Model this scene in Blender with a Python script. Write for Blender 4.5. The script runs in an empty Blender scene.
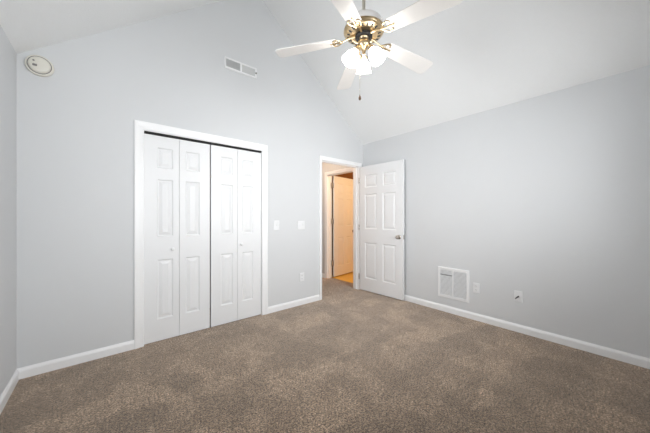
import bpy, bmesh, math, random
from mathutils import Vector, Matrix
random.seed(7)
scene = bpy.context.scene
PI = math.pi

# ------------------------------------------------------------------ camera
cam_data = bpy.data.cameras.new('camera')
cam = bpy.data.objects.new('camera', cam_data)
scene.collection.objects.link(cam)
cam.location = (0.0, 0.0, 1.2)
cam.rotation_euler = (PI / 2, 0, math.radians(-40.0))
cam_data.sensor_width = 36.0
cam_data.lens = 36.0 * 261.0 / 650.0
cam_data.clip_start = 0.02
scene.camera = cam

# ------------------------------------------------------------------ light and exposure
SKY = 1.0            # sky outside the added windows
FILL = (17.5, 33.0, 13.5)   # fill from added, unseen windows: back left, back right, left wall (W)
LAMP = 16.0          # glow of the fan's frosted shades
HALL = 5.0           # hall lamp (W)
SIDE = 112.0          # lamp of the room past the hall (W)
EXPOSURE = 0.0

world = bpy.data.worlds.new('world')
scene.world = world
world.use_nodes = True
bg = world.node_tree.nodes['Background']
bg.inputs[0].default_value = (0.93, 0.97, 1.0, 1)
bg.inputs[1].default_value = SKY

vs = scene.view_settings
vs.view_transform = 'Standard'
vs.look = 'None'
vs.gamma = 1.0
vs.use_curve_mapping = False
vs.exposure = EXPOSURE
cy = scene.cycles
cy.use_denoising = True
cy.max_bounces = 14
cy.diffuse_bounces = 9
cy.glossy_bounces = 4
cy.caustics_reflective = False
cy.caustics_refractive = False

# room dimensions (metres)
XL, XR, YB, YF = -0.504, 3.285, -0.45, 2.93
EAVE, RIDGE_X, RIDGE_Z = 2.395, 1.3905, 3.905
WT = 0.115                       # wall thickness
HALL_END, HALL_LEFT = 4.35, 2.0
SIDE_END_X = 5.3
WIN = ((-0.30, 0.70), (1.32, 2.80)); WZ0, WZ1 = 0.90, 2.25   # two unseen windows added in the back wall for fill
LY0, LY1 = 1.20, 2.10            # window added in the left wall, same height

def area(name, loc, rot, sx, sy, energy, color, portal=False):
    l = bpy.data.lights.new(name, 'AREA')
    l.shape = 'RECTANGLE'; l.size = sx; l.size_y = sy
    l.energy = energy; l.color = color
    if portal: l.cycles.is_portal = True
    o = bpy.data.objects.new(name, l); o.location = loc; o.rotation_euler = rot
    scene.collection.objects.link(o)
    return o
for (a_, b_), e_ in zip(WIN, FILL):
    l_ = area('window_daylight', ((a_ + b_) / 2, YB - 0.095, (WZ0 + WZ1) / 2), (PI / 2, 0, 0),
              b_ - a_ - 0.06, WZ1 - WZ0 - 0.06, e_, (0.97, 0.985, 1.0))
    l_.data.spread = math.radians(110)  # fill lights added in the made-up back windows, spread narrowed to shape brightness
l_ = area('window_daylight', (XL - 0.095, (LY0 + LY1) / 2, (WZ0 + WZ1) / 2), (PI / 2, 0, -PI / 2),
          LY1 - LY0 - 0.06, WZ1 - WZ0 - 0.06, FILL[2], (0.97, 0.985, 1.0))
l_.data.spread = math.radians(85)  # added side fill in a made-up opening, beam narrowed to even the walls

# ------------------------------------------------------------------ materials
def mat(name, color, rough=0.5, metal=0.0, spec=0.5, coat=0.0):
    m = bpy.data.materials.new(name); m.use_nodes = True
    b = m.node_tree.nodes['Principled BSDF']
    b.inputs['Base Color'].default_value = (*color, 1)
    b.inputs['Roughness'].default_value = rough
    b.inputs['Metallic'].default_value = metal
    b.inputs['Specular IOR Level'].default_value = spec
    b.inputs['Coat Weight'].default_value = coat
    return m

def add_bump(m, scale, strength, dist, detail=3.0, kind='noise'):
    nt = m.node_tree; b = nt.nodes['Principled BSDF']
    tc = nt.nodes.new('ShaderNodeTexCoord')
    if kind == 'noise':
        t = nt.nodes.new('ShaderNodeTexNoise'); t.inputs['Scale'].default_value = scale
        t.inputs['Detail'].default_value = detail; out = t.outputs['Fac']
    else:
        t = nt.nodes.new('ShaderNodeTexVoronoi'); t.inputs['Scale'].default_value = scale
        out = t.outputs['Distance']
    nt.links.new(tc.outputs['Object'], t.inputs['Vector'])
    bp = nt.nodes.new('ShaderNodeBump')
    bp.inputs['Strength'].default_value = strength; bp.inputs['Distance'].default_value = dist
    nt.links.new(out, bp.inputs['Height']); nt.links.new(bp.outputs['Normal'], b.inputs['Normal'])
    return m

def tint(m, scale, amount):
    """slight irregular variation of the surface's own colour"""
    nt = m.node_tree; b = nt.nodes['Principled BSDF']
    c = b.inputs['Base Color'].default_value[:]
    tc = nt.nodes.new('ShaderNodeTexCoord')
    t = nt.nodes.new('ShaderNodeTexNoise'); t.inputs['Scale'].default_value = scale
    nt.links.new(tc.outputs['Object'], t.inputs['Vector'])
    r = nt.nodes.new('ShaderNodeValToRGB')
    r.color_ramp.elements[0].position = 0.3; r.color_ramp.elements[1].position = 0.7
    r.color_ramp.elements[0].color = tuple(x * (1 - amount) for x in c[:3]) + (1,)
    r.color_ramp.elements[1].color = tuple(min(1, x * (1 + amount)) for x in c[:3]) + (1,)
    nt.links.new(t.outputs['Fac'], r.inputs['Fac']); nt.links.new(r.outputs['Color'], b.inputs['Base Color'])
    return m

M = {}
M['wall'] = tint(add_bump(mat('grey_wall_paint', (0.65, 0.662, 0.672), 0.6, spec=0.3), 260, 0.12, 0.002), 1.5, 0.008)
M['ceiling'] = add_bump(mat('textured_white_ceiling', (0.84, 0.85, 0.85), 0.9, spec=0.1), 95, 0.55, 0.006, 4.0)
M['trim'] = tint(mat('white_gloss_trim_paint', (0.86, 0.865, 0.87), 0.32), 3.0, 0.006)
M['door'] = tint(add_bump(mat('white_door_paint', (0.785, 0.792, 0.80), 0.38), 40, 0.03, 0.001), 3.0, 0.006)
M['plastic'] = tint(mat('white_plastic', (0.77, 0.777, 0.785), 0.3), 8, 0.004)
M['ivory'] = tint(mat('ivory_plastic', (0.72, 0.70, 0.63), 0.4), 20, 0.01)
M['slot'] = tint(mat('dark_slot', (0.03, 0.03, 0.03), 0.7), 10, 0.02)
M['black'] = tint(mat('black_metal', (0.008, 0.008, 0.008), 0.7), 10, 0.02)
M['grey_plastic'] = tint(mat('grey_plastic', (0.22, 0.21, 0.2), 0.6), 10, 0.02)
M['duct'] = tint(mat('grey_duct_interior', (0.25, 0.25, 0.25), 0.8), 10, 0.02)
M['vent'] = tint(mat('white_enamel_metal', (0.82, 0.825, 0.83), 0.4), 10, 0.005)
M['louver'] = tint(mat('grey_enamel_louver', (0.56, 0.57, 0.57), 0.45), 10, 0.01)
M['brass'] = tint(mat('polished_brass', (0.62, 0.49, 0.31), 0.28, 1.0), 12, 0.03)
M['pale_brass'] = tint(mat('pale_polished_metal', (0.80, 0.77, 0.68), 0.2, 1.0), 12, 0.02)
M['nickel'] = tint(mat('satin_nickel', (0.50, 0.46, 0.41), 0.25, 1.0), 12, 0.03)
M['bronze'] = tint(mat('dark_bronze', (0.10, 0.07, 0.05), 0.35, 0.8), 12, 0.03)
M['blade'] = tint(mat('white_fan_blade', (0.74, 0.72, 0.695), 0.4), 6, 0.01)
M['wood'] = tint(mat('dark_wood_fob', (0.10, 0.05, 0.025), 0.4), 40, 0.2)
M['tan_wall'] = tint(mat('tan_wall_paint', (0.17, 0.065, 0.013), 0.6, spec=0.2), 2, 0.03)
M['curtain_glass'] = mat('window_glass', (1, 1, 1), 0.0)

def glass_mat():
    m = bpy.data.materials.new('clear_window_glass'); m.use_nodes = True
    nt = m.node_tree; nt.nodes.clear()
    out = nt.nodes.new('ShaderNodeOutputMaterial')
    tr = nt.nodes.new('ShaderNodeBsdfTransparent'); gl = nt.nodes.new('ShaderNodeBsdfGlossy')
    gl.inputs['Roughness'].default_value = 0.02
    mx = nt.nodes.new('ShaderNodeMixShader'); mx.inputs[0].default_value = 0.06
    nt.links.new(tr.outputs[0], mx.inputs[1]); nt.links.new(gl.outputs[0], mx.inputs[2])
    nt.links.new(mx.outputs[0], out.inputs[0])
    return m
M['glass'] = glass_mat()

def glow_mat(name, color, strength):
    m = bpy.data.materials.new(name); m.use_nodes = True
    b = m.node_tree.nodes['Principled BSDF']
    b.inputs['Base Color'].default_value = (0.9, 0.89, 0.86, 1)
    b.inputs['Roughness'].default_value = 0.35
    b.inputs['Emission Color'].default_value = (*color, 1)
    b.inputs['Emission Strength'].default_value = strength
    return m
M['shade'] = glow_mat('frosted_glass_lit', (1.0, 0.965, 0.92), LAMP)
M['bulb'] = glow_mat('lit_bulb', (1.0, 0.93, 0.82), LAMP)

def carpet():
    m = bpy.data.materials.new('taupe_cut_pile_carpet'); m.use_nodes = True
    nt = m.node_tree; N = nt.nodes; L = nt.links
    b = N['Principled BSDF']; b.inputs['Roughness'].default_value = 1.0
    b.inputs['Specular IOR Level'].default_value = 0.05
    b.inputs['Sheen Weight'].default_value = 1.0; b.inputs['Sheen Roughness'].default_value = 0.5
    b.inputs['Sheen Tint'].default_value = (0.76, 0.66, 0.57, 1)
    tc = N.new('ShaderNodeTexCoord')
    def ramp(src, p0, c0, p1, c1):
        r = N.new('ShaderNodeValToRGB'); e = r.color_ramp.elements
        e[0].position = p0; e[0].color = (*c0, 1); e[1].position = p1; e[1].color = (*c1, 1)
        L.new(src, r.inputs['Fac']); return r.outputs['Color']
    def noise(scale, detail, rot=0, sc=(1, 1, 1), rough=0.5, dist=0.0):
        mp = N.new('ShaderNodeMapping'); mp.inputs['Rotation'].default_value = (0, 0, rot)
        mp.inputs['Scale'].default_value = sc
        L.new(tc.outputs['Object'], mp.inputs['Vector'])
        n = N.new('ShaderNodeTexNoise'); n.inputs['Scale'].default_value = scale
        n.inputs['Detail'].default_value = detail; n.inputs['Roughness'].default_value = rough
        n.inputs['Distortion'].default_value = dist
        L.new(mp.outputs['Vector'], n.inputs['Vector']); return n.outputs['Fac']
    def mul(a, bb):
        x = N.new('ShaderNodeMix'); x.data_type = 'RGBA'; x.blend_type = 'MULTIPLY'
        x.inputs['Factor'].default_value = 1.0
        L.new(a, x.inputs['A']); L.new(bb, x.inputs['B']); return x.outputs['Result']
    # tufts: light and dark yarn ends
    tuft = ramp(noise(95, 3, rough=0.9), 0.445, (0.018, 0.010, 0.006), 0.58, (0.575, 0.412, 0.28))
    # strokes of the vacuum cleaner: pile leaning one way or the other
    stroke = ramp(noise(4.2, 5, rot=math.radians(-30), sc=(1.0, 0.6, 1), rough=0.68, dist=0.2), 0.485, (0.77, 0.755, 0.74), 0.515, (1.05, 1.05, 1.05))
    blotch = ramp(noise(9, 3, rot=0.4, rough=0.6), 0.35, (0.92, 0.92, 0.92), 0.65, (1.07, 1.07, 1.07))
    # swaths: cells whose pile was brushed to lie together
    wob = N.new('ShaderNodeTexNoise'); wob.inputs['Scale'].default_value = 5.0; wob.inputs['Detail'].default_value = 3.0
    L.new(tc.outputs['Object'], wob.inputs['Vector'])
    ad = N.new('ShaderNodeMix'); ad.data_type = 'RGBA'; ad.blend_type = 'LINEAR_LIGHT'; ad.inputs['Factor'].default_value = 0.10
    L.new(tc.outputs['Object'], ad.inputs['A']); L.new(wob.outputs['Color'], ad.inputs['B'])
    mp = N.new('ShaderNodeMapping'); mp.inputs['Rotation'].default_value = (0, 0, math.radians(28)); mp.inputs['Scale'].default_value = (2.2, 4.6, 0); mp.inputs['Location'].default_value = (12.51, 1.31, 0.0)
    L.new(ad.outputs['Result'], mp.inputs['Vector'])
    vo = N.new('ShaderNodeTexVoronoi'); vo.feature = 'SMOOTH_F1'; vo.inputs['Smoothness'].default_value = 0.04; vo.inputs['Scale'].default_value = 1.0
    L.new(mp.outputs['Vector'], vo.inputs['Vector'])
    swath = ramp(vo.outputs['Color'], 0.3, (0.74, 0.73, 0.72), 0.7, (1.12, 1.12, 1.12))
    specks = ramp(noise(48, 2, rough=0.8), 0.34, (0.28, 0.25, 0.23), 0.43, (1.04, 1.04, 1.04))
    clump = ramp(noise(30, 2, rough=0.7), 0.42, (0.74, 0.72, 0.70), 0.56, (1.08, 1.08, 1.08))
    c = mul(mul(mul(mul(mul(tuft, stroke), blotch), swath), specks), clump)
    L.new(c, b.inputs['Base Color'])
    bp = N.new('ShaderNodeBump'); bp.inputs['Strength'].default_value = 0.8; bp.inputs['Distance'].default_value = 0.012
    L.new(noise(75, 5, rough=0.8), bp.inputs['Height']); L.new(bp.outputs['Normal'], b.inputs['Normal'])
    return m
M['carpet'] = carpet()

def tile():
    m = mat('warm_tile_floor', (0.62, 0.45, 0.24), 0.35)
    nt = m.node_tree; b = nt.nodes['Principled BSDF']
    tc = nt.nodes.new('ShaderNodeTexCoord')
    t = nt.nodes.new('ShaderNodeTexBrick'); t.offset = 0
    t.inputs['Scale'].default_value = 1.0
    t.inputs['Brick Width'].default_value = 0.3; t.inputs['Row Height'].default_value = 0.3
    t.inputs['Mortar Size'].default_value = 0.004
    t.inputs['Color1'].default_value = (0.76, 0.46, 0.07, 1); t.inputs['Color2'].default_value = (0.72, 0.43, 0.065, 1)
    t.inputs['Mortar'].default_value = (0.58, 0.34, 0.06, 1)
    nt.links.new(tc.outputs['Object'], t.inputs['Vector']); nt.links.new(t.outputs['Color'], b.inputs['Base Color'])
    return m
M['tile'] = tile()

# ------------------------------------------------------------------ mesh helpers
def obj(name, bm, material, parent=None, smooth=False, loc=None, bevel=0.0, segs=2):
    bmesh.ops.recalc_face_normals(bm, faces=bm.faces[:])
    me = bpy.data.meshes.new(name); bm.to_mesh(me); bm.free()
    mats = material if isinstance(material, (list, tuple)) else [material]
    for k in mats: me.materials.append(M[k])
    o = bpy.data.objects.new(name, me); scene.collection.objects.link(o)
    if parent: o.parent = parent
    if loc is not None: o.location = loc
    if smooth:
        for p in me.polygons: p.use_smooth = True
        try: me.set_sharp_from_angle(angle=math.radians(38))
        except Exception: pass
    if bevel:
        md = o.modifiers.new('bevel', 'BEVEL'); md.width = bevel; md.segments = segs
        md.limit_method = 'ANGLE'; md.angle_limit = math.radians(40)
    return o

def new(): return bmesh.new()

def add_box(bm, x0, x1, y0, y1, z0, z1, mx=None, mi=0):
    vs_ = [Vector((x, y, z)) for x in (x0, x1) for y in (y0, y1) for z in (z0, z1)]
    if mx: vs_ = [mx @ v for v in vs_]
    v = [bm.verts.new(c) for c in vs_]
    for q in ((0, 1, 3, 2), (4, 6, 7, 5), (0, 4, 5, 1), (2, 3, 7, 6), (0, 2, 6, 4), (1, 5, 7, 3)):
        f = bm.faces.new([v[i] for i in q]); f.material_index = mi

def box(*a, **k):
    bm = new(); add_box(bm, *a, **k); return bm

def add_prism(bm, pts, axis, a, b):
    """pts: 2-D outline; axis 'x': pts=(y,z), 'y': pts=(x,z), 'z': pts=(x,y)"""
    def at(p, t):
        return {'x': (t, p[0], p[1]), 'y': (p[0], t, p[1]), 'z': (p[0], p[1], t)}[axis]
    v0 = [bm.verts.new(at(p, a)) for p in pts]; v1 = [bm.verts.new(at(p, b)) for p in pts]
    bm.faces.new(v0); bm.faces.new(v1[::-1])
    n = len(pts)
    for i in range(n):
        bm.faces.new([v0[i], v0[(i + 1) % n], v1[(i + 1) % n], v1[i]])

def add_lathe(bm, prof, n=32, mx=None, close=False):
    """prof: (radius, z) pairs, turned around z"""
    rings = []
    for r, z in prof:
        if r < 1e-6:
            p = Vector((0, 0, z)); rings.append([bm.verts.new(mx @ p if mx else p)])
        else:
            ring = []
            for i in range(n):
                a = 2 * PI * i / n; p = Vector((r * math.cos(a), r * math.sin(a), z))
                ring.append(bm.verts.new(mx @ p if mx else p))
            rings.append(ring)
    for A, B in zip(rings, rings[1:]):
        for i in range(n):
            j = (i + 1) % n
            if len(A) == 1 and len(B) == 1: continue
            if len(A) == 1: bm.faces.new([A[0], B[i], B[j]])
            elif len(B) == 1: bm.faces.new([A[i], B[0], A[j]])
            else: bm.faces.new([A[i], B[i], B[j], A[j]])
    if close:
        for R, rev in ((rings[0], True), (rings[-1], False)):
            if len(R) > 1: bm.faces.new(R[::-1] if rev else R)

def lathe(prof, n=32, mx=None, close=True):
    bm = new(); add_lathe(bm, prof, n, mx, close); return bm

def add_tube(bm, pts, r, n=10):
    pts = [Vector(p) for p in pts]; rings = []
    for i, p in enumerate(pts):
        d = (pts[min(i + 1, len(pts) - 1)] - pts[max(i - 1, 0)]).normalized()
        u = d.orthogonal().normalized() if i == 0 else (rings_u - d * rings_u.dot(d)).normalized()
        rings_u = u; w = d.cross(u); rr = r[i] if isinstance(r, (list, tuple)) else r
        rings.append([bm.verts.new(p + u * rr * math.cos(2 * PI * k / n) + w * rr * math.sin(2 * PI * k / n)) for k in range(n)])
    for A, B in zip(rings, rings[1:]):
        for k in range(n): bm.faces.new([A[k], A[(k + 1) % n], B[(k + 1) % n], B[k]])
    bm.faces.new(rings[0][::-1]); bm.faces.new(rings[-1])

def tag(o, label, cat, group=None, kind=None):
    o['label'] = label; o['category'] = cat
    if group: o['group'] = group
    if kind: o['kind'] = kind
    return o

def empty(name, loc=(0, 0, 0), rz=0.0):
    o = bpy.data.objects.new(name, None); o.empty_display_size = 0.1
    o.location = loc; o.rotation_euler = (0, 0, rz)
    scene.collection.objects.link(o); return o

def struct(o, label, cat): return tag(o, label, cat, kind='structure')

# ------------------------------------------------------------------ room shell
# openings
CX0, CX1, CZ = 0.268, 1.456, 2.000       # closet
EX0, EX1, EZ = 2.395, 3.180, 2.022       # bedroom doorway
HY0, HY1, HZ = 3.120, 3.850, 2.000       # doorway off the hall

struct(obj('floor', box(XL - WT, XR + WT, YB - WT, HALL_END + WT, -0.12, 0.0), 'carpet'),
       'taupe brown cut pile carpet with vacuum strokes across the room', 'carpet')
struct(obj('floor_side_room', box(XR + WT, SIDE_END_X, 1.4, 5.2, -0.12, 0.002), 'tile'),
       'warm tile floor seen past the hall door', 'floor')

def roof_z(x): return RIDGE_Z - abs(x - RIDGE_X) * (RIDGE_Z - EAVE) / (XR - RIDGE_X)
bm = new()
th = 0.16; xo = 0.25
pts = [(XL - xo, roof_z(XL - xo)), (RIDGE_X, RIDGE_Z), (XR + xo, roof_z(XR + xo)),
       (XR + xo, roof_z(XR + xo) + th), (RIDGE_X, RIDGE_Z + th), (XL - xo, roof_z(XL - xo) + th)]
add_prism(bm, pts, 'y', YB - WT, YF + WT)
struct(obj('ceiling', bm, 'ceiling'), 'white textured vaulted ceiling sloping up to a ridge', 'ceiling')

def gable(name, y0, y1, holes, label):
    """wall across the gable with rectangular holes (x0,x1,z0,z1)"""
    bm = new()
    xs = sorted({XL - WT, XR + WT, RIDGE_X} | {h[0] for h in holes} | {h[1] for h in holes})
    for a, b in zip(xs, xs[1:]):
        mid = (a + b) / 2
        h = [q for q in holes if q[0] < mid < q[1]]
        spans = [(0, None)]
        if h:
            spans = ([(0, h[0][2])] if h[0][2] > 0 else []) + [(h[0][3], None)]
        for z0, z1 in spans:
            if z1 is None: p = [(a, z0), (b, z0), (b, roof_z(b) + 0.02), (a, roof_z(a) + 0.02)]
            else: p = [(a, z0), (b, z0), (b, z1), (a, z1)]
            add_prism(bm, p, 'y', y0, y1)
    bmesh.ops.remove_doubles(bm, verts=bm.verts[:], dist=1e-5)
    return struct(obj(name, bm, 'wall'), label, 'wall')
gable('wall_far', YF, YF + WT, [(CX0, CX1, 0, CZ), (EX0, EX1, 0, EZ)],
      'light grey gable wall holding the closet and the doorway')
gable('wall_back', YB - WT, YB, [(a_, b_, WZ0, WZ1) for a_, b_ in WIN], 'grey gable wall with two windows, behind the viewer')
bm = new()
add_box(bm, XL - WT, XL, YB, LY0, 0, EAVE + 0.01); add_box(bm, XL - WT, XL, LY1, YF, 0, EAVE + 0.01)
add_box(bm, XL - WT, XL, LY0, LY1, 0, WZ0); add_box(bm, XL - WT, XL, LY0, LY1, WZ1, EAVE + 0.01)
bmesh.ops.remove_doubles(bm, verts=bm.verts[:], dist=1e-5)
struct(obj('wall_left', bm, 'wall'),
       'light grey wall along the left edge of the view', 'wall')
bm = new()
add_box(bm, XR, XR + WT, YB, HY0, 0, EAVE + 0.01)
add_box(bm, XR, XR + WT, HY1, HALL_END, 0, 2.5)
add_box(bm, XR, XR + WT, HY0, HY1, HZ, 2.5)
add_box(bm, XR, XR + WT, YF, HY0, EAVE + 0.01, 2.5)
bmesh.ops.remove_doubles(bm, verts=bm.verts[:], dist=1e-5)
struct(obj('wall_right', bm, 'wall'), 'light grey wall with the return grille, running on into the hall', 'wall')

# hall and side room
struct(obj('wall_hall_far', box(HALL_LEFT - WT, XR + WT, HALL_END, HALL_END + WT, 0, 2.5), 'wall'), 'end wall of the hall', 'wall')
struct(obj('wall_hall_left', box(HALL_LEFT - WT, HALL_LEFT, YF + WT, HALL_END, 0, 2.5), 'wall'), 'wall between hall and closet', 'wall')
struct(obj('ceiling_hall', box(HALL_LEFT - WT, XR, YF + WT, HALL_END + WT, 2.44, 2.6), 'ceiling'), 'flat white ceiling of the hall', 'ceiling')
bm = new()
add_box(bm, XR + WT, SIDE_END_X + WT, 3.965, 3.965 + WT, 0, 2.5)
add_box(bm, SIDE_END_X, SIDE_END_X + WT, 1.4, 5.2, 0, 2.5)
add_box(bm, XR + WT, SIDE_END_X + WT, 1.4 - WT, 1.4, 0, 2.5)
add_box(bm, XR + WT - 0.02, XR + WT, HALL_END + WT, 5.2, 0, 2.5); add_box(bm, XR + WT, XR + WT + 0.02, 1.4, YF, 2.2, 2.5)
struct(obj('wall_side_room', bm, 'tan_wall'), 'tan walls of the warm lit room past the hall', 'wall')
struct(obj('ceiling_side_room', box(XR + WT, SIDE_END_X + WT, 1.4 - WT, 5.2 + WT, 2.44, 2.6), 'tan_wall'), 'ceiling of the warm lit room past the hall', 'ceiling')
# closet inside
bm = new()
add_box(bm, 0.0, 0.06, YF + WT, 3.66, 0, 2.4); add_box(bm, 1.70, 1.76, YF + WT, 3.66, 0, 2.4)
add_box(bm, 0.0, 1.76, 3.60, 3.66, 0, 2.4); add_box(bm, 0.0, 1.76, YF + WT, 3.66, 2.34, 2.4)
struct(obj('wall_closet', bm, 'wall'), 'inside walls of the closet behind the folding doors', 'wall')

# ---- baseboards
BB = [(0, 0), (0.014, 0), (0.014, 0.056), (0.011, 0.066), (0.006, 0.074), (0.004, 0.080), (0, 0.080)]
def baseboard(name, runs, label):
    """runs: (axis, fixed, sign, a, b); axis 'x' runs along x at y=fixed with the board standing out by sign"""
    bm = new()
    for axis, fixed, sg, a, b in runs:
        p = [(fixed + sg * d, z) for d, z in BB]
        add_prism(bm, p, axis, a, b)
    return struct(obj(name, bm, 'trim'), label, 'baseboard')
baseboard('baseboard_left', [('y', XL, 1, YB, YF)], 'white baseboard along the left wall')
baseboard('baseboard_far', [('x', YF, -1, XL, CX0 - 0.070)], 'white baseboard left of the closet')
baseboard('baseboard_middle', [('x', YF, -1, CX1 + 0.068, EX0 - 0.048)], 'white baseboard between closet and doorway')
baseboard('baseboard_right', [('y', XR, -1, YB, YF - 0.016)], 'white baseboard along the right wall')
baseboard('baseboard_back', [('x', YB, 1, XL, XR)], 'white baseboard below the window')
baseboard('baseboard_hall', [('y', XR, -1, HY1 + 0.06, HALL_END), ('x', HALL_END, -1, HALL_LEFT, XR)], 'white baseboard inside the hall')

# ---- casings: outline profile mitred by simple overlap, with jambs
CAS = [(0, 0), (0, 0.017), (0.006, 0.019), (0.016, 0.017), (0.03, 0.012), (0.044, 0.009), (0.05, 0.008), (0.052, 0)]
def casing(bm, axis, a0, a1, top, face, sg, w, w_left=None, w_right=None):
    """three mitred boards round an opening a0..a1 (height top) on the plane `face`; profile thick at the outer edge"""
    wl = w_left or w; wr = w_right or w
    def ring(u, d):  # u: 0 outer edge .. 1 inner edge
        x0 = a0 - wl * (1 - u); x1 = a1 + wr * (1 - u); z = top + w * (1 - u)
        P = [(x0, 0), (x0, z), (x1, z), (x1, 0)]
        if axis == 'x': return [bm.verts.new((x, face + sg * d, zz)) for x, zz in P]
        return [bm.verts.new((face + sg * d, x, zz)) for x, zz in P]
    prof = [(0, 0), (0, 0.016), (0.10, 0.019), (0.28, 0.017), (0.55, 0.012), (0.85, 0.010), (0.96, 0.010), (1, 0.006), (1, 0)]
    R = [ring(u, d) for u, d in prof]
    for A, B in zip(R, R[1:]):
        for i in range(3): bm.faces.new([A[i], A[i + 1], B[i + 1], B[i]])
    for i in (0, 3): bm.faces.new([r[i] for r in R])

# closet trim with its track
bm = new(); casing(bm, 'x', CX0, CX1, CZ + 0.004, YF, -1, 0.072)
JT = 0.012
add_box(bm, CX0 - JT, CX0 + 0.002, YF - 0.004, YF + WT, 0, CZ + 0.004)
add_box(bm, CX1 - 0.002, CX1 + JT, YF - 0.004, YF + WT, 0, CZ + 0.004)
add_box(bm, CX0 - JT, CX1 + JT, YF - 0.004, YF + WT, CZ - 0.002, CZ + 0.01)
t1 = struct(obj('trim_1', bm, 'trim'), 'white casing framing the closet doors', 'trim')
bm = new()
add_box(bm, CX0 + 0.002, CX1 - 0.002, YF + 0.008, YF + 0.04, CZ - 0.019, CZ - 0.002)
o = obj('track', bm, 'black', t1); o['label'] = 'black door track'

# bedroom doorway trim
bm = new(); casing(bm, 'x', EX0, EX1, EZ, YF, -1, 0.055, 0.046, 0.055)
casing(bm, 'x', EX0, EX1, EZ, YF + WT, 1, 0.055)
add_box(bm, EX0 - JT, EX0 + 0.003, YF - 0.003, YF + WT + 0.003, 0, EZ)
add_box(bm, EX1 - 0.003, EX1 + JT, YF - 0.003, YF + WT + 0.003, 0, EZ)
add_box(bm, EX0 - JT, EX1 + JT, YF - 0.003, YF + WT + 0.003, EZ - 0.003, EZ + JT)
# door stops
add_box(bm, EX0, EX0 + 0.013, YF + 0.04, YF + 0.075, 0, EZ); add_box(bm, EX1 - 0.013, EX1, YF + 0.04, YF + 0.075, 0, EZ)
add_box(bm, EX0, EX1, YF + 0.04, YF + 0.075, EZ - 0.014, EZ)
struct(obj('trim_2', bm, 'trim'), 'white casing framing the bedroom doorway', 'trim')

# hall doorway trim
bm = new(); casing(bm, 'y', HY0, HY1, HZ, XR, -1, 0.06)
add_box(bm, XR - 0.003, XR + WT + 0.003, HY0 - JT, HY0 + 0.003, 0, HZ)
add_box(bm, XR - 0.003, XR + WT + 0.003, HY1 - 0.003, HY1 + JT, 0, HZ)
add_box(bm, XR - 0.003, XR + WT + 0.003, HY0 - JT, HY1 + JT, HZ - 0.003, HZ + JT)
add_box(bm, XR + 0.03, XR + 0.07, HY1 - 0.013, HY1, 0, HZ); add_box(bm, XR + 0.03, XR + 0.07, HY0, HY1, HZ - 0.013, HZ)
struct(obj('trim_3', bm, 'trim'), 'white casing framing the doorway off the hall', 'trim')

# ---- unseen windows added behind and left of the viewer to hold fill lights
for n_, (WX0, WX1) in enumerate(WIN + ((LY0, LY1),)):
    if n_ < 2: w = empty('window_%d' % (n_ + 1), ((WX0 + WX1) / 2, YB, WZ0))
    else: w = empty('window_3', (XL, (WX0 + WX1) / 2, WZ0), -PI / 2)
    struct(w, ('narrow sash window in the back wall, near the left corner', 'wide sash window in the back wall, near the right corner', 'sash window in the left wall')[n_], 'window')
    hw = (WX1 - WX0) / 2; hh = WZ1 - WZ0
    bm = new()
    for a, b, c, d in ((-hw, hw, 0, 0.04), (-hw, hw, hh - 0.04, hh), (-hw, -hw + 0.04, 0, hh), (hw - 0.04, hw, 0, hh), (-0.025, 0.025, 0, hh), (-hw, hw, hh / 2 - 0.02, hh / 2 + 0.02)):
        add_box(bm, a, b, -0.09, -0.05, c, d)
    obj('window_frame', bm, 'trim', w)
    obj('window_pane', box(-hw + 0.02, hw - 0.02, -0.072, -0.068, 0.02, hh - 0.02), 'glass', w)
    obj('window_sill', box(-hw - 0.06, hw + 0.06, -0.05, 0.035, -0.03, 0.0), 'trim', w, bevel=0.004)
    bm = new()
    for a, b, c, d in ((-hw - 0.06, hw + 0.06, hh, hh + 0.06), (-hw - 0.06, -hw, 0, hh), (hw, hw + 0.06, 0, hh)):
        add_box(bm, a, b, 0.0, 0.015, c, d)
    obj('window_casing', bm, 'trim', w, bevel=0.003)

# ------------------------------------------------------------------ panelled doors
def panel_leaf(wd, ht, tk, panels):
    """door leaf 0..wd along x, 0..tk along y, 0..ht; raised panels (x0,x1,z0,z1) moulded into both faces"""
    bm = new()
    xs = sorted({0, wd} | {p[0] for p in panels} | {p[1] for p in panels})
    zs = sorted({0, ht} | {p[2] for p in panels} | {p[3] for p in panels})
    for y, s in ((0, 1), (tk, -1)):
        for xa, xb in zip(xs, xs[1:]):
            for za, zb in zip(zs, zs[1:]):
                mx, mz = (xa + xb) / 2, (za + zb) / 2
                pan = any(p[0] < mx < p[1] and p[2] < mz < p[3] for p in panels)
                def ring(i, d):
                    return [bm.verts.new((x, y + s * d, z)) for x, z in ((xa + i, za + i), (xb - i, za + i), (xb - i, zb - i), (xa + i, zb - i))]
                if not pan:
                    bm.faces.new(ring(0, 0)); continue
                R = [ring(0, 0), ring(0.004, 0.0045), ring(0.010, 0.0095), ring(0.016, 0.0095), ring(0.040, 0.0025), ring(0.044, 0.0015)]
                for A, B in zip(R, R[1:]):
                    for k in range(4): bm.faces.new([A[k], A[(k + 1) % 4], B[(k + 1) % 4], B[k]])
                bm.faces.new(R[-1])
    for x in (0, wd):
        for za, zb in zip(zs, zs[1:]): bm.faces.new([bm.verts.new(c) for c in ((x, 0, za), (x, tk, za), (x, tk, zb), (x, 0, zb))])
    for z in (0, ht):
        for xa, xb in zip(xs, xs[1:]): bm.faces.new([bm.verts.new(c) for c in ((xa, 0, z), (xb, 0, z), (xb, tk, z), (xa, tk, z))])
    bmesh.ops.remove_doubles(bm, verts=bm.verts[:], dist=1e-5)
    return bm

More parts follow.
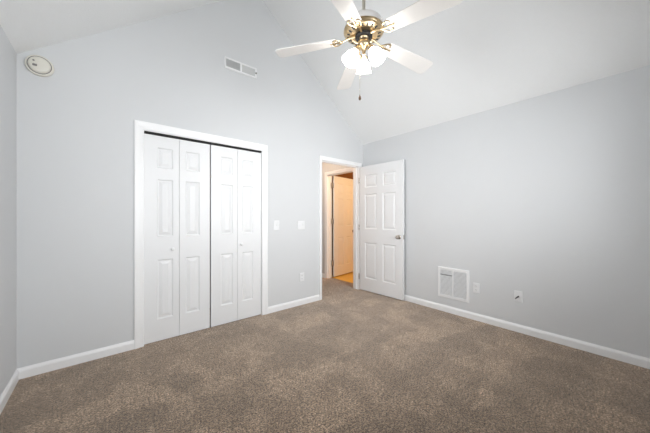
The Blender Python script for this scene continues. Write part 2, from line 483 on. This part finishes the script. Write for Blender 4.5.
Z_PAN = [(0.215, 0.785), (1.005, 1.557), (1.665, 1.862)]
def six(wd, base):
    st = 0.115; mu = 0.11; pw = (wd - 2 * st - mu) / 2
    return [(x, x + pw, z0 - base, z1 - base) for x in (st, st + pw + mu) for z0, z1 in Z_PAN]

# closet: two bifold pairs, each of two hinged leaves
LW, LT, LB, LH = 0.2925, 0.030, 0.006, 1.968
def leaf_panels(first):
    x0 = 0.103 if first else 0.055
    return [(x0, x0 + 0.134, z0 - LB, z1 - LB) for z0, z1 in Z_PAN]
def bifold(name, x, knob_leaf, label):
    root = empty(name, (x, YF + 0.014, 0)); struct(root, label, 'door')
    for k in range(2):
        lf = obj('leaf', panel_leaf(LW - 0.0025, LH, LT, leaf_panels(k == 0)), 'door', root, loc=(k * LW, 0, LB), bevel=0.0012, segs=1)
        if k == knob_leaf:
            kx = LW - 0.062 if k == 0 else 0.040
            mx = Matrix.Translation((kx, 0, 0.880 - LB)) @ Matrix.Rotation(PI / 2, 4, 'X')
            kb = obj('knob', lathe([(0.0, 0), (0.009, 0), (0.008, 0.008), (0.010, 0.013), (0.015, 0.018), (0.0165, 0.023), (0.014, 0.028), (0.007, 0.031), (0, 0.0315)], 20, mx, False), 'plastic', lf, True)
        # pivot hinges hidden in the joint
    bm = new()
    for z in (0.25, 0.99, 1.74): add_box(bm, LW - 0.018, LW + 0.016, LT, LT + 0.003, z, z + 0.06)
    obj('hinge', bm, 'nickel', root)
    return root
bifold('door_2', CX0 + 0.004, 0, 'white bifold closet door, left pair of panelled leaves')
bifold('door_3', CX1 - 0.004 - 2 * LW, 1, 'white bifold closet door, right pair of panelled leaves')

# bedroom door, swung open against the right wall
def knobset(parent, x, z, y, sg, m, deep=1.0):
    """round knob with rose on the face at y, standing out by sg"""
    mx = Matrix.Translation((x, y, z)) @ Matrix.Rotation(PI / 2 * (1 if sg < 0 else -1), 4, 'X')
    p = [(0, 0), (0.032, 0), (0.032, 0.003), (0.028, 0.007), (0.014, 0.010), (0.011, 0.018), (0.013, 0.026), (0.022, 0.031), (0.0265, 0.040), (0.0265, 0.048), (0.022, 0.057), (0.012, 0.062), (0, 0.063)]
    return obj('door_knob', lathe([(r, h * deep) for r, h in p], 28, mx, False), m, parent, True)

def hinge(parent, x, y, z, m, rot=0):
    bm = new()
    add_lathe(bm, [(0.006, 0), (0.006, 0.088)], 12, Matrix.Translation((x, y, z)), True)
    add_lathe(bm, [(0.004, -0.004), (0.004, 0.092)], 12, Matrix.Translation((x, y, z)), True)
    return obj('hinge', bm, m, parent, True)

hx, hy = 3.177, 2.908; fx, fy = 3.212, 2.113
DW = math.hypot(fx - hx, fy - hy); ang = math.atan2(fy - hy, fx - hx)
d1 = empty('door_1', (hx, hy, 0), ang)
struct(d1, 'white six panel bedroom door standing open against the right wall', 'door')
DB = 0.014
lf = obj('leaf', panel_leaf(DW, 1.992, 0.035, six(DW, DB)), 'door', d1, loc=(0, 0, DB), bevel=0.0015, segs=1)
# local +y of the leaf points into the wall (+x world)? the visible face is local y=0
knobset(d1, DW - 0.066, 0.905, 0.0, -1, 'nickel')
knobset(d1, DW - 0.066, 0.905, 0.035, 1, 'nickel', 0.52)
obj('latch_plate', box(DW - 0.001, DW + 0.0012, 0.006, 0.029, 0.875, 0.935), 'nickel', d1)
for z in (0.18, 0.98, 1.74): hinge(d1, -0.004, -0.006, z, 'nickel')

# door off the hall, swung into the side room
gx, gy, ex, ey = 3.418, 3.796, 4.118, 3.905
DW4 = math.hypot(ex - gx, ey - gy); ang4 = math.atan2(ey - gy, ex - gx)
d4 = empty('door_4', (gx, gy, 0), ang4)
struct(d4, 'white six panel door open into the warm lit room past the hall', 'door')
lf = obj('leaf', panel_leaf(DW4, 1.975, 0.032, six(DW4, 0.02)), 'door', d4, loc=(0, 0, 0.02), bevel=0.0015, segs=1)
knobset(d4, DW4 - 0.06, 0.89, 0.0, -1, 'bronze')
for z in (0.24, 1.06, 1.76):
    bm = new(); add_lathe(bm, [(0.008, 0), (0.008, 0.10)], 12, Matrix.Translation((-0.008, 0.030, z)), True)
    add_box(bm, -0.028, -0.006, 0.012, 0.048, z, z + 0.10)
    obj('hinge', bm, 'nickel', d4)

# ------------------------------------------------------------------ ceiling fan
FX, FY = 1.400, 1.240
fan = empty('ceiling_fan', (FX, FY, 0))
tag(fan, 'white five blade ceiling fan with brass motor and three lit glass shades', 'ceiling fan')
obj('canopy', lathe([(0.02, 3.74), (0.035, 3.745), (0.06, 3.78), (0.07, 3.83), (0.072, 3.87), (0.072, 3.895), (0.0, 3.895)], 32, None, False), 'pale_brass', fan, True)
obj('downrod', lathe([(0.0125, 2.60), (0.0125, 3.78)], 20), 'pale_brass', fan, True)
obj('motor_housing', lathe([(0.0, 2.616), (0.022, 2.616), (0.026, 2.604), (0.034, 2.596), (0.07, 2.591), (0.105, 2.582), (0.127, 2.567), (0.137, 2.548), (0.138, 2.514)], 48, None, False), 'blade', fan, True)
o = obj('housing_ring', lathe([(0.138, 2.516), (0.1425, 2.515), (0.1435, 2.510), (0.139, 2.506), (0.140, 2.502), (0.134, 2.495), (0.118, 2.487), (0.094, 2.481), (0.09, 2.483), (0.07, 2.483), (0.0, 2.483)], 48, None, False), 'brass', fan, True)
o['label'] = 'polished brass bowl under the motor'
for k in range(20):   # vent slots of the bowl
    mx = Matrix.Rotation(2 * PI * k / 20, 4, 'Z') @ Matrix.Translation((0.1085, 0, 2.484)) @ Matrix.Rotation(math.radians(-14), 4, 'Y') @ Matrix.Translation((-0.1085, 0, -2.484))
    obj('vent_slot', box(0.098, 0.119, -0.005, 0.005, 2.4815, 2.4865, mx), 'slot', o)
obj('flywheel', lathe([(0.0, 2.486), (0.058, 2.486), (0.060, 2.480), (0.060, 2.466), (0.056, 2.462), (0.0, 2.462)], 40, None, False), 'black', fan, True)
# blades with scrolled brass irons
ZB = 2.471
a0 = math.radians(131.4)
def blade_mesh():
    bm = new(); out = []
    r0, r1 = 0.205, 0.643; n = 10
    def hwid(t): return 0.052 + 0.018 * t
    top = []; cr = 0.035
    for i in range(n + 1):
        t = i / n; x = r0 + (r1 - cr - r0) * t; top.append((x, hwid(t)))
    for i in range(1, 7):
        q = PI / 2 * i / 6; h = hwid(1)
        top.append((r1 - cr + cr * math.sin(q), h - cr + cr * math.cos(q)))
    first = [(r0 - 0.012, 0.034)]
    half = first + top
    outl = half + [(x, -y) for x, y in half[::-1]]
    add_prism(bm, outl, 'z', -0.003, 0.003)
    return bm
def iron_mesh():
    bm = new()
    add_tube(bm, [(0.050, 0, 0.008), (0.078, 0, 0.012), (0.105, 0, 0.010), (0.130, 0, 0.002), (0.155, 0, -0.005), (0.180, 0, -0.007)], [0.008, 0.0075, 0.0065, 0.006, 0.0065, 0.006], 10)
    for s in (1, -1):   # scrolled arms fixed under the blade root
        add_tube(bm, [(0.150, 0, -0.004), (0.165, s * 0.018, -0.008), (0.178, s * 0.034, -0.008), (0.196, s * 0.043, -0.0065), (0.213, s * 0.040, -0.0065), (0.222, s * 0.028, -0.0065), (0.212, s * 0.018, -0.0065)], [0.005, 0.005, 0.005, 0.0048, 0.0045, 0.004, 0.0035], 8)
    add_tube(bm, [(0.17, 0, -0.007), (0.20, 0, -0.0068), (0.235, 0, -0.0065)], [0.007, 0.006, 0.005], 8)
    for x, y in ((0.235, 0), (0.205, 0.040), (0.205, -0.040)):
        add_lathe(bm, [(0.0, -0.012), (0.006, -0.010), (0.0075, -0.004), (0.0075, -0.002)], 10, Matrix.Translation((x, y, 0)), True)
    return bm
b0 = obj('blade', blade_mesh(), 'blade', fan, bevel=0.0015)
i0 = obj('blade_iron', iron_mesh(), 'brass', b0, True); i0['label'] = 'scrolled brass blade bracket'
pitch = math.radians(-11)
for k in range(5):
    b = b0 if k == 0 else b0.copy()
    if k:
        scene.collection.objects.link(b); b.parent = fan
        c = i0.copy(); scene.collection.objects.link(c); c.parent = b
    b.location = (0, 0, ZB); b.rotation_euler = (0, 0, 0)
    b.rotation_mode = 'QUATERNION'
    b.rotation_quaternion = (Matrix.Rotation(a0 - k * 2 * PI / 5, 4, 'Z') @ Matrix.Rotation(math.radians(5.4), 4, 'Y') @ Matrix.Rotation(pitch, 4, 'X')).to_quaternion()
# light kit
obj('light_fitter', lathe([(0.0, 2.470), (0.030, 2.470), (0.034, 2.462), (0.030, 2.452), (0.036, 2.444), (0.043, 2.430), (0.044, 2.412), (0.038, 2.398), (0.026, 2.388), (0.016, 2.380), (0.012, 2.366), (0.009, 2.352), (0.012, 2.344), (0.008, 2.334), (0.0, 2.330)], 32, None, False), 'brass', fan, True)
az0 = math.radians(41.5)
SS = 0.90
shade_prof = [(r_ * SS, z_ * SS) for r_, z_ in [(0.020, 0.0), (0.024, -0.004), (0.024, -0.020), (0.030, -0.030), (0.042, -0.044), (0.051, -0.062), (0.054, -0.080), (0.0545, -0.095), (0.058, -0.108), (0.064, -0.116),
              (0.061, -0.1165), (0.055, -0.109), (0.0515, -0.095), (0.051, -0.080), (0.048, -0.063), (0.039, -0.046), (0.027, -0.032), (0.021, -0.022), (0.020, 0.0)]]
for k in range(3):
    a = az0 + k * 2 * PI / 3
    ca, sa = math.cos(a), math.sin(a)
    P0 = Vector((0.030 * ca, 0.030 * sa, 2.405)); P1 = Vector((0.046 * ca, 0.046 * sa, 2.400)); P2 = Vector((0.056 * ca, 0.056 * sa, 2.384)); P3 = Vector((0.061 * ca, 0.061 * sa, 2.366))
    bm = new(); add_tube(bm, [P0, P1, P2, P3], [0.008, 0.0085, 0.010, 0.014], 12)
    tilt = Matrix.Translation(P3) @ Matrix.Rotation(a, 4, 'Z') @ Matrix.Rotation(math.radians(-30), 4, 'Y')
    add_lathe(bm, [(0.0, 0.012), (0.018, 0.010), (0.0265, 0.002), (0.0275, -0.012), (0.026, -0.014)], 24, tilt, False)
    arm = obj('lamp_arm', bm, 'brass', fan, True)
    sh = obj('lamp_shade', lathe(shade_prof, 32, tilt, False), 'shade', fan, True)
    sh['label'] = 'glowing frosted glass bell shade'
    obj('bulb', lathe([(0.0, -0.016), (0.011, -0.018), (0.013, -0.034), (0.022, -0.052), (0.026, -0.068), (0.022, -0.084), (0.011, -0.092), (0, -0.094)], 20, tilt, False), 'bulb', sh, True)
# pull chain with wooden fob
bm = new()
px, py = -0.020, 0.018
add_tube(bm, [(px, py, 2.41), (px - 0.004, py - 0.002, 2.36), (px - 0.004, py - 0.002, 2.060)], 0.0012, 6)
for k in range(60):
    add_lathe(bm, [(0, -0.0022), (0.0019, -0.0011), (0.0019, 0.0011), (0, 0.0022)], 6, Matrix.Translation((px - 0.004, py - 0.002, 2.063 + k * 0.0048)), False)
ch = obj('pull_chain', bm, 'pale_brass', fan, True)
f_ = obj('fob', lathe([(0, 2.064), (0.003, 2.062), (0.004, 2.054), (0.0085, 2.044), (0.0095, 2.032), (0.006, 2.024), (0, 2.022)], 16, Matrix.Translation((px - 0.004, py - 0.002, 0)), False), 'wood', ch, True)
f_['label'] = 'dark wooden pull knob'

# ------------------------------------------------------------------ fittings on the far wall
def rotX(): return Matrix.Rotation(PI / 2, 4, 'X')       # +z of a lathe -> -y (out of the far wall)
sd = empty('smoke_detector', (-0.386, YF, 2.347))
tag(sd, 'round ivory smoke detector high on the wall near the left corner', 'smoke detector')
obj('base', lathe([(0, 0), (0.075, 0), (0.077, 0.004), (0.077, 0.016), (0.074, 0.021), (0.069, 0.023), (0, 0.023)], 48, rotX(), False), 'ivory', sd, True)
cv = obj('cover', lathe([(0.062, 0.020), (0.060, 0.026), (0.058, 0.033), (0.054, 0.038), (0.046, 0.041), (0.0, 0.043)], 48, rotX(), False), 'ivory', sd, True)
obj('groove', lathe([(0.0625, 0.0225), (0.066, 0.0238), (0.0605, 0.0245), (0.0605, 0.0225)], 48, rotX(), False), 'grey_plastic', sd, True)
bm = new()
add_box(bm, -0.034, -0.010, -0.0440, -0.040, -0.018, -0.006)
for k in range(3): add_box(bm, -0.030 + k * 0.007, -0.027 + k * 0.007, -0.0446, -0.040, -0.021, -0.003)
o = obj('sounder_slots', bm, 'grey_plastic', cv)
o2 = obj('test_button', lathe([(0, 0), (0.006, 0), (0.006, 0.0445), (0.004, 0.046), (0, 0.046)], 16, Matrix.Translation((-0.028, 0, 0.020)) @ rotX(), False), 'grey_plastic', cv, True)

def add_frame(bm, w_, h_, fr_, d_, mx=None):
    """mitred pressed-metal border, half sizes w_, h_, width fr_, standing d_ out along -y"""
    R = []
    for i, d in ((0, 0), (0, 0.003), (0.004, d_), (fr_ - 0.003, d_), (fr_, d_ - 0.003), (fr_, 0)):
        R.append([bm.verts.new((mx or Matrix.Identity(4)) @ Vector((x, -d, z))) for x, z in ((-w_ + i, -h_ + i), (w_ - i, -h_ + i), (w_ - i, h_ - i), (-w_ + i, h_ - i))])
    for A, B in zip(R, R[1:]):
        for k in range(4): bm.faces.new([A[k], A[(k + 1) % 4], B[(k + 1) % 4], B[k]])

# supply register
VX0, VX1, VZ0, VZ1 = 1.000, 1.384, 2.848, 2.976
vt = empty('air_register', ((VX0 + VX1) / 2, YF, (VZ0 + VZ1) / 2))
tag(vt, 'white two section air register high on the wall above the closet', 'air vent')
vw, vh = (VX1 - VX0) / 2, (VZ1 - VZ0) / 2
bm = new()
fr = 0.022
add_frame(bm, vw, vh, fr, 0.010)
obj('frame', bm, 'vent', vt)
obj('mullion', box(-0.010, 0.010, -0.009, 0, -vh + fr - 0.002, vh - fr + 0.002), 'vent', vt)
obj('duct_back', box(-vw + 0.01, vw - 0.01, -0.0012, -0.0002, -vh + 0.01, vh - 0.01), 'duct', vt)
for sgn, x0, x1, tl in ((-1, -vw + fr, -0.010, -38), (1, 0.010, vw - fr, -60)):
    bm = new(); n = 8
    for k in range(n):
        z = -vh + fr + (2 * vh - 2 * fr) * (k + 0.5) / n
        mx = Matrix.Translation((0, -0.0055, z)) @ Matrix.Rotation(math.radians(tl), 4, 'X')
        add_box(bm, x0, x1, -0.0055, 0.0055, -0.0006, 0.0006, mx)
    o = obj('louver', bm, 'louver', vt)
bm = new(); add_box(bm, vw - 0.018, vw - 0.004, -0.022, -0.008, -0.010, 0.006)
o = obj('lever', bm, 'grey_plastic', vt, bevel=0.002); o['label'] = 'small dark damper lever'

def plate(parent, w_, h_, axis_mx, bm=None):
    """wall plate with softly sloped edges, standing out along -y of axis_mx"""
    bm = new(); R = []
    for i, d in ((0, 0), (0, 0.002), (0.003, 0.005), (0.006, 0.006)):
        R.append([bm.verts.new(axis_mx @ Vector((x, -d, z))) for x, z in ((-w_ / 2 + i, -h_ / 2 + i), (w_ / 2 - i, -h_ / 2 + i), (w_ / 2 - i, h_ / 2 - i), (-w_ / 2 + i, h_ / 2 - i))])
    for A, B in zip(R, R[1:]):
        for k in range(4): bm.faces.new([A[k], A[(k + 1) % 4], B[(k + 1) % 4], B[k]])
    bm.faces.new(R[-1]); bm.faces.new(R[0][::-1])
    return obj('wall_plate', bm, 'plastic', parent)
def toggle(parent, x, mx):
    bm = new(); add_box(bm, x - 0.006, x + 0.006, -0.0075, -0.005, -0.013, 0.013, mx)
    add_box(bm, x - 0.004, x + 0.004, -0.017, -0.005, -0.004, 0.006, mx @ Matrix.Rotation(math.radians(-22), 4, 'X'))
    return obj('toggle', bm, 'plastic', parent)
def screws(parent, pts, mx):
    for x, z in pts:
        bm = new(); add_lathe(bm, [(0.0035, 0.0055), (0.003, 0.0068), (0, 0.007)], 10, mx @ Matrix.Translation((x, 0, z)) @ rotX(), False)
        obj('screw', bm, 'vent', parent)
I4 = Matrix.Identity(4)
s1 = empty('light_switch', (1.656, YF, 1.088)); tag(s1, 'white single toggle light switch on the wall right of the closet casing', 'light switch')
plate(s1, 0.076, 0.120, I4); toggle(s1, 0, I4); screws(s1, ((0, 0.030), (0, -0.030)), I4)
s2 = empty('light_switch', (2.035, YF, 1.082)); tag(s2, 'white double toggle light switch beside the bedroom doorway', 'light switch')
plate(s2, 0.116, 0.114, I4); toggle(s2, -0.023, I4); toggle(s2, 0.023, I4); screws(s2, ((-0.023, 0.030), (-0.023, -0.030), (0.023, 0.030), (0.023, -0.030)), I4)

def outlet(name, loc, mx, label):
    e = empty(name, loc); tag(e, label, 'outlet')
    plate(e, 0.072, 0.116, mx)
    for z in (0.021, -0.021):
        bm = new()
        pts = [(0.017 * math.cos(t), max(-0.0125, min(0.0125, 0.017 * math.sin(t)))) for t in [2 * PI * k / 24 for k in range(24)]]
        v0 = [bm.verts.new(mx @ Vector((x, -0.0055, z + q))) for x, q in pts]; v1 = [bm.verts.new(mx @ Vector((x, -0.0078, z + q))) for x, q in pts]
        for k in range(24): bm.faces.new([v0[k], v0[(k + 1) % 24], v1[(k + 1) % 24], v1[k]])
        bm.faces.new(v1)
        s = obj('socket', bm, 'plastic', e)
        bm = new()
        add_box(bm, -0.0075, -0.0055, -0.0081, -0.0070, z - 0.001, z + 0.008, mx); add_box(bm, 0.0055, 0.0075, -0.0081, -0.0070, z, z + 0.007, mx)
        add_lathe(bm, [(0.0025, 0.0070), (0.0025, 0.0081), (0, 0.0081)], 10, mx @ Matrix.Translation((0, 0, z - 0.006)) @ rotX(), False)
        obj('socket_holes', bm, 'slot', s)
    screws(e, ((0, 0),), mx)
    return e
outlet('wall_outlet', (2.047, YF, 0.374), I4, 'white wall outlet low on the wall between closet and doorway')
RB = Matrix.Rotation(-PI / 2, 4, 'Z')     # local -y -> world -x
outlet('wall_outlet', (XR, 1.188, 0.372), RB, 'white wall outlet just right of the return air grille')

# cable outlet with a stub of black coax
co = empty('cable_outlet', (XR, 0.785, 0.370)); tag(co, 'white cable outlet with a black plug sticking out, right wall', 'cable outlet')
plate(co, 0.072, 0.114, RB)
bm = new(); add_lathe(bm, [(0.0075, 0.005), (0.0075, 0.010), (0.0048, 0.0105), (0.0048, 0.018), (0, 0.018)], 12, RB @ rotX(), False)
obj('jack', bm, 'nickel', co, True)
bm = new(); add_tube(bm, [(-0.014, 0, 0), (-0.026, 0.001, -0.001), (-0.045, 0.006, -0.006), (-0.062, 0.012, -0.014)], [0.0062, 0.0062, 0.005, 0.0048], 10)
o = obj('cable_plug', bm, 'black', co, True); o['label'] = 'black cable plug'
screws(co, ((0, 0.043), (0, -0.043)), RB)

# return air grille on the right wall
GY0, GY1, GZ0, GZ1 = 1.265, 1.642, 0.180, 0.560
g = empty('return_air_grille', (XR, (GY0 + GY1) / 2, (GZ0 + GZ1) / 2))
tag(g, 'square white return air grille low on the right wall', 'air vent')
gw = (GY1 - GY0) / 2; gh = (GZ1 - GZ0) / 2; fr = 0.030
bm = new()
add_frame(bm, gw, gh, fr, 0.011, Matrix.Rotation(-PI / 2, 4, 'Z'))
obj('frame', bm, 'vent', g)
obj('mullion', box(-0.010, 0, -0.008, 0.008, -gh + fr - 0.002, gh - fr + 0.002), 'vent', g)
obj('duct_back', box(-0.0012, -0.0002, -gw + 0.01, gw - 0.01, -gh + 0.01, gh - 0.01), 'duct', g)
for y0, y1, first in ((-gw + fr, -0.008, True), (0.008, gw - fr, False)):
    bm = new(); n = 22
    for k in range(n):
        z = -gh + fr + (2 * gh - 2 * fr) * (k + 0.5) / n
        tl = -37
        if not first and k == 17: tl = 20
        mx = Matrix.Translation((-0.006, 0, z)) @ Matrix.Rotation(math.radians(tl), 4, 'Y')
        add_box(bm, -0.0068, 0.0068, y0, y1, -0.0005, 0.0005, mx)
    obj('slats', bm, 'vent', g)

# ------------------------------------------------------------------ lamps past the doorway
def ceil_lamp(name, loc, energy, color, label):
    e = empty(name, loc); tag(e, label, 'ceiling lamp')
    obj('lamp_base', lathe([(0, 0.0), (0.10, 0.0), (0.10, -0.012), (0.0, -0.012)], 32, None, False), 'vent', e, True)
    sh = obj('lamp_shade', lathe([(0.095, -0.012), (0.13, -0.02), (0.13, -0.035), (0.11, -0.060), (0.06, -0.078), (0, -0.082)], 32, None, False), 'shade', e, True)
    l = bpy.data.lights.new(name, 'POINT'); l.energy = energy; l.color = color; l.shadow_soft_size = 0.09
    o = bpy.data.objects.new('lamp_light', l); o.location = (0, 0, -0.2); o.parent = e
    scene.collection.objects.link(o)
    return e
ceil_lamp('ceiling_lamp', (2.65, 3.72, 2.44), HALL, (1.0, 0.52, 0.18), 'round white lamp on the hall ceiling, out of view')
ceil_lamp('ceiling_lamp', (4.25, 2.1, 2.44), SIDE, (1.0, 0.67, 0.33), 'round white lamp on the ceiling of the room past the hall, out of view')
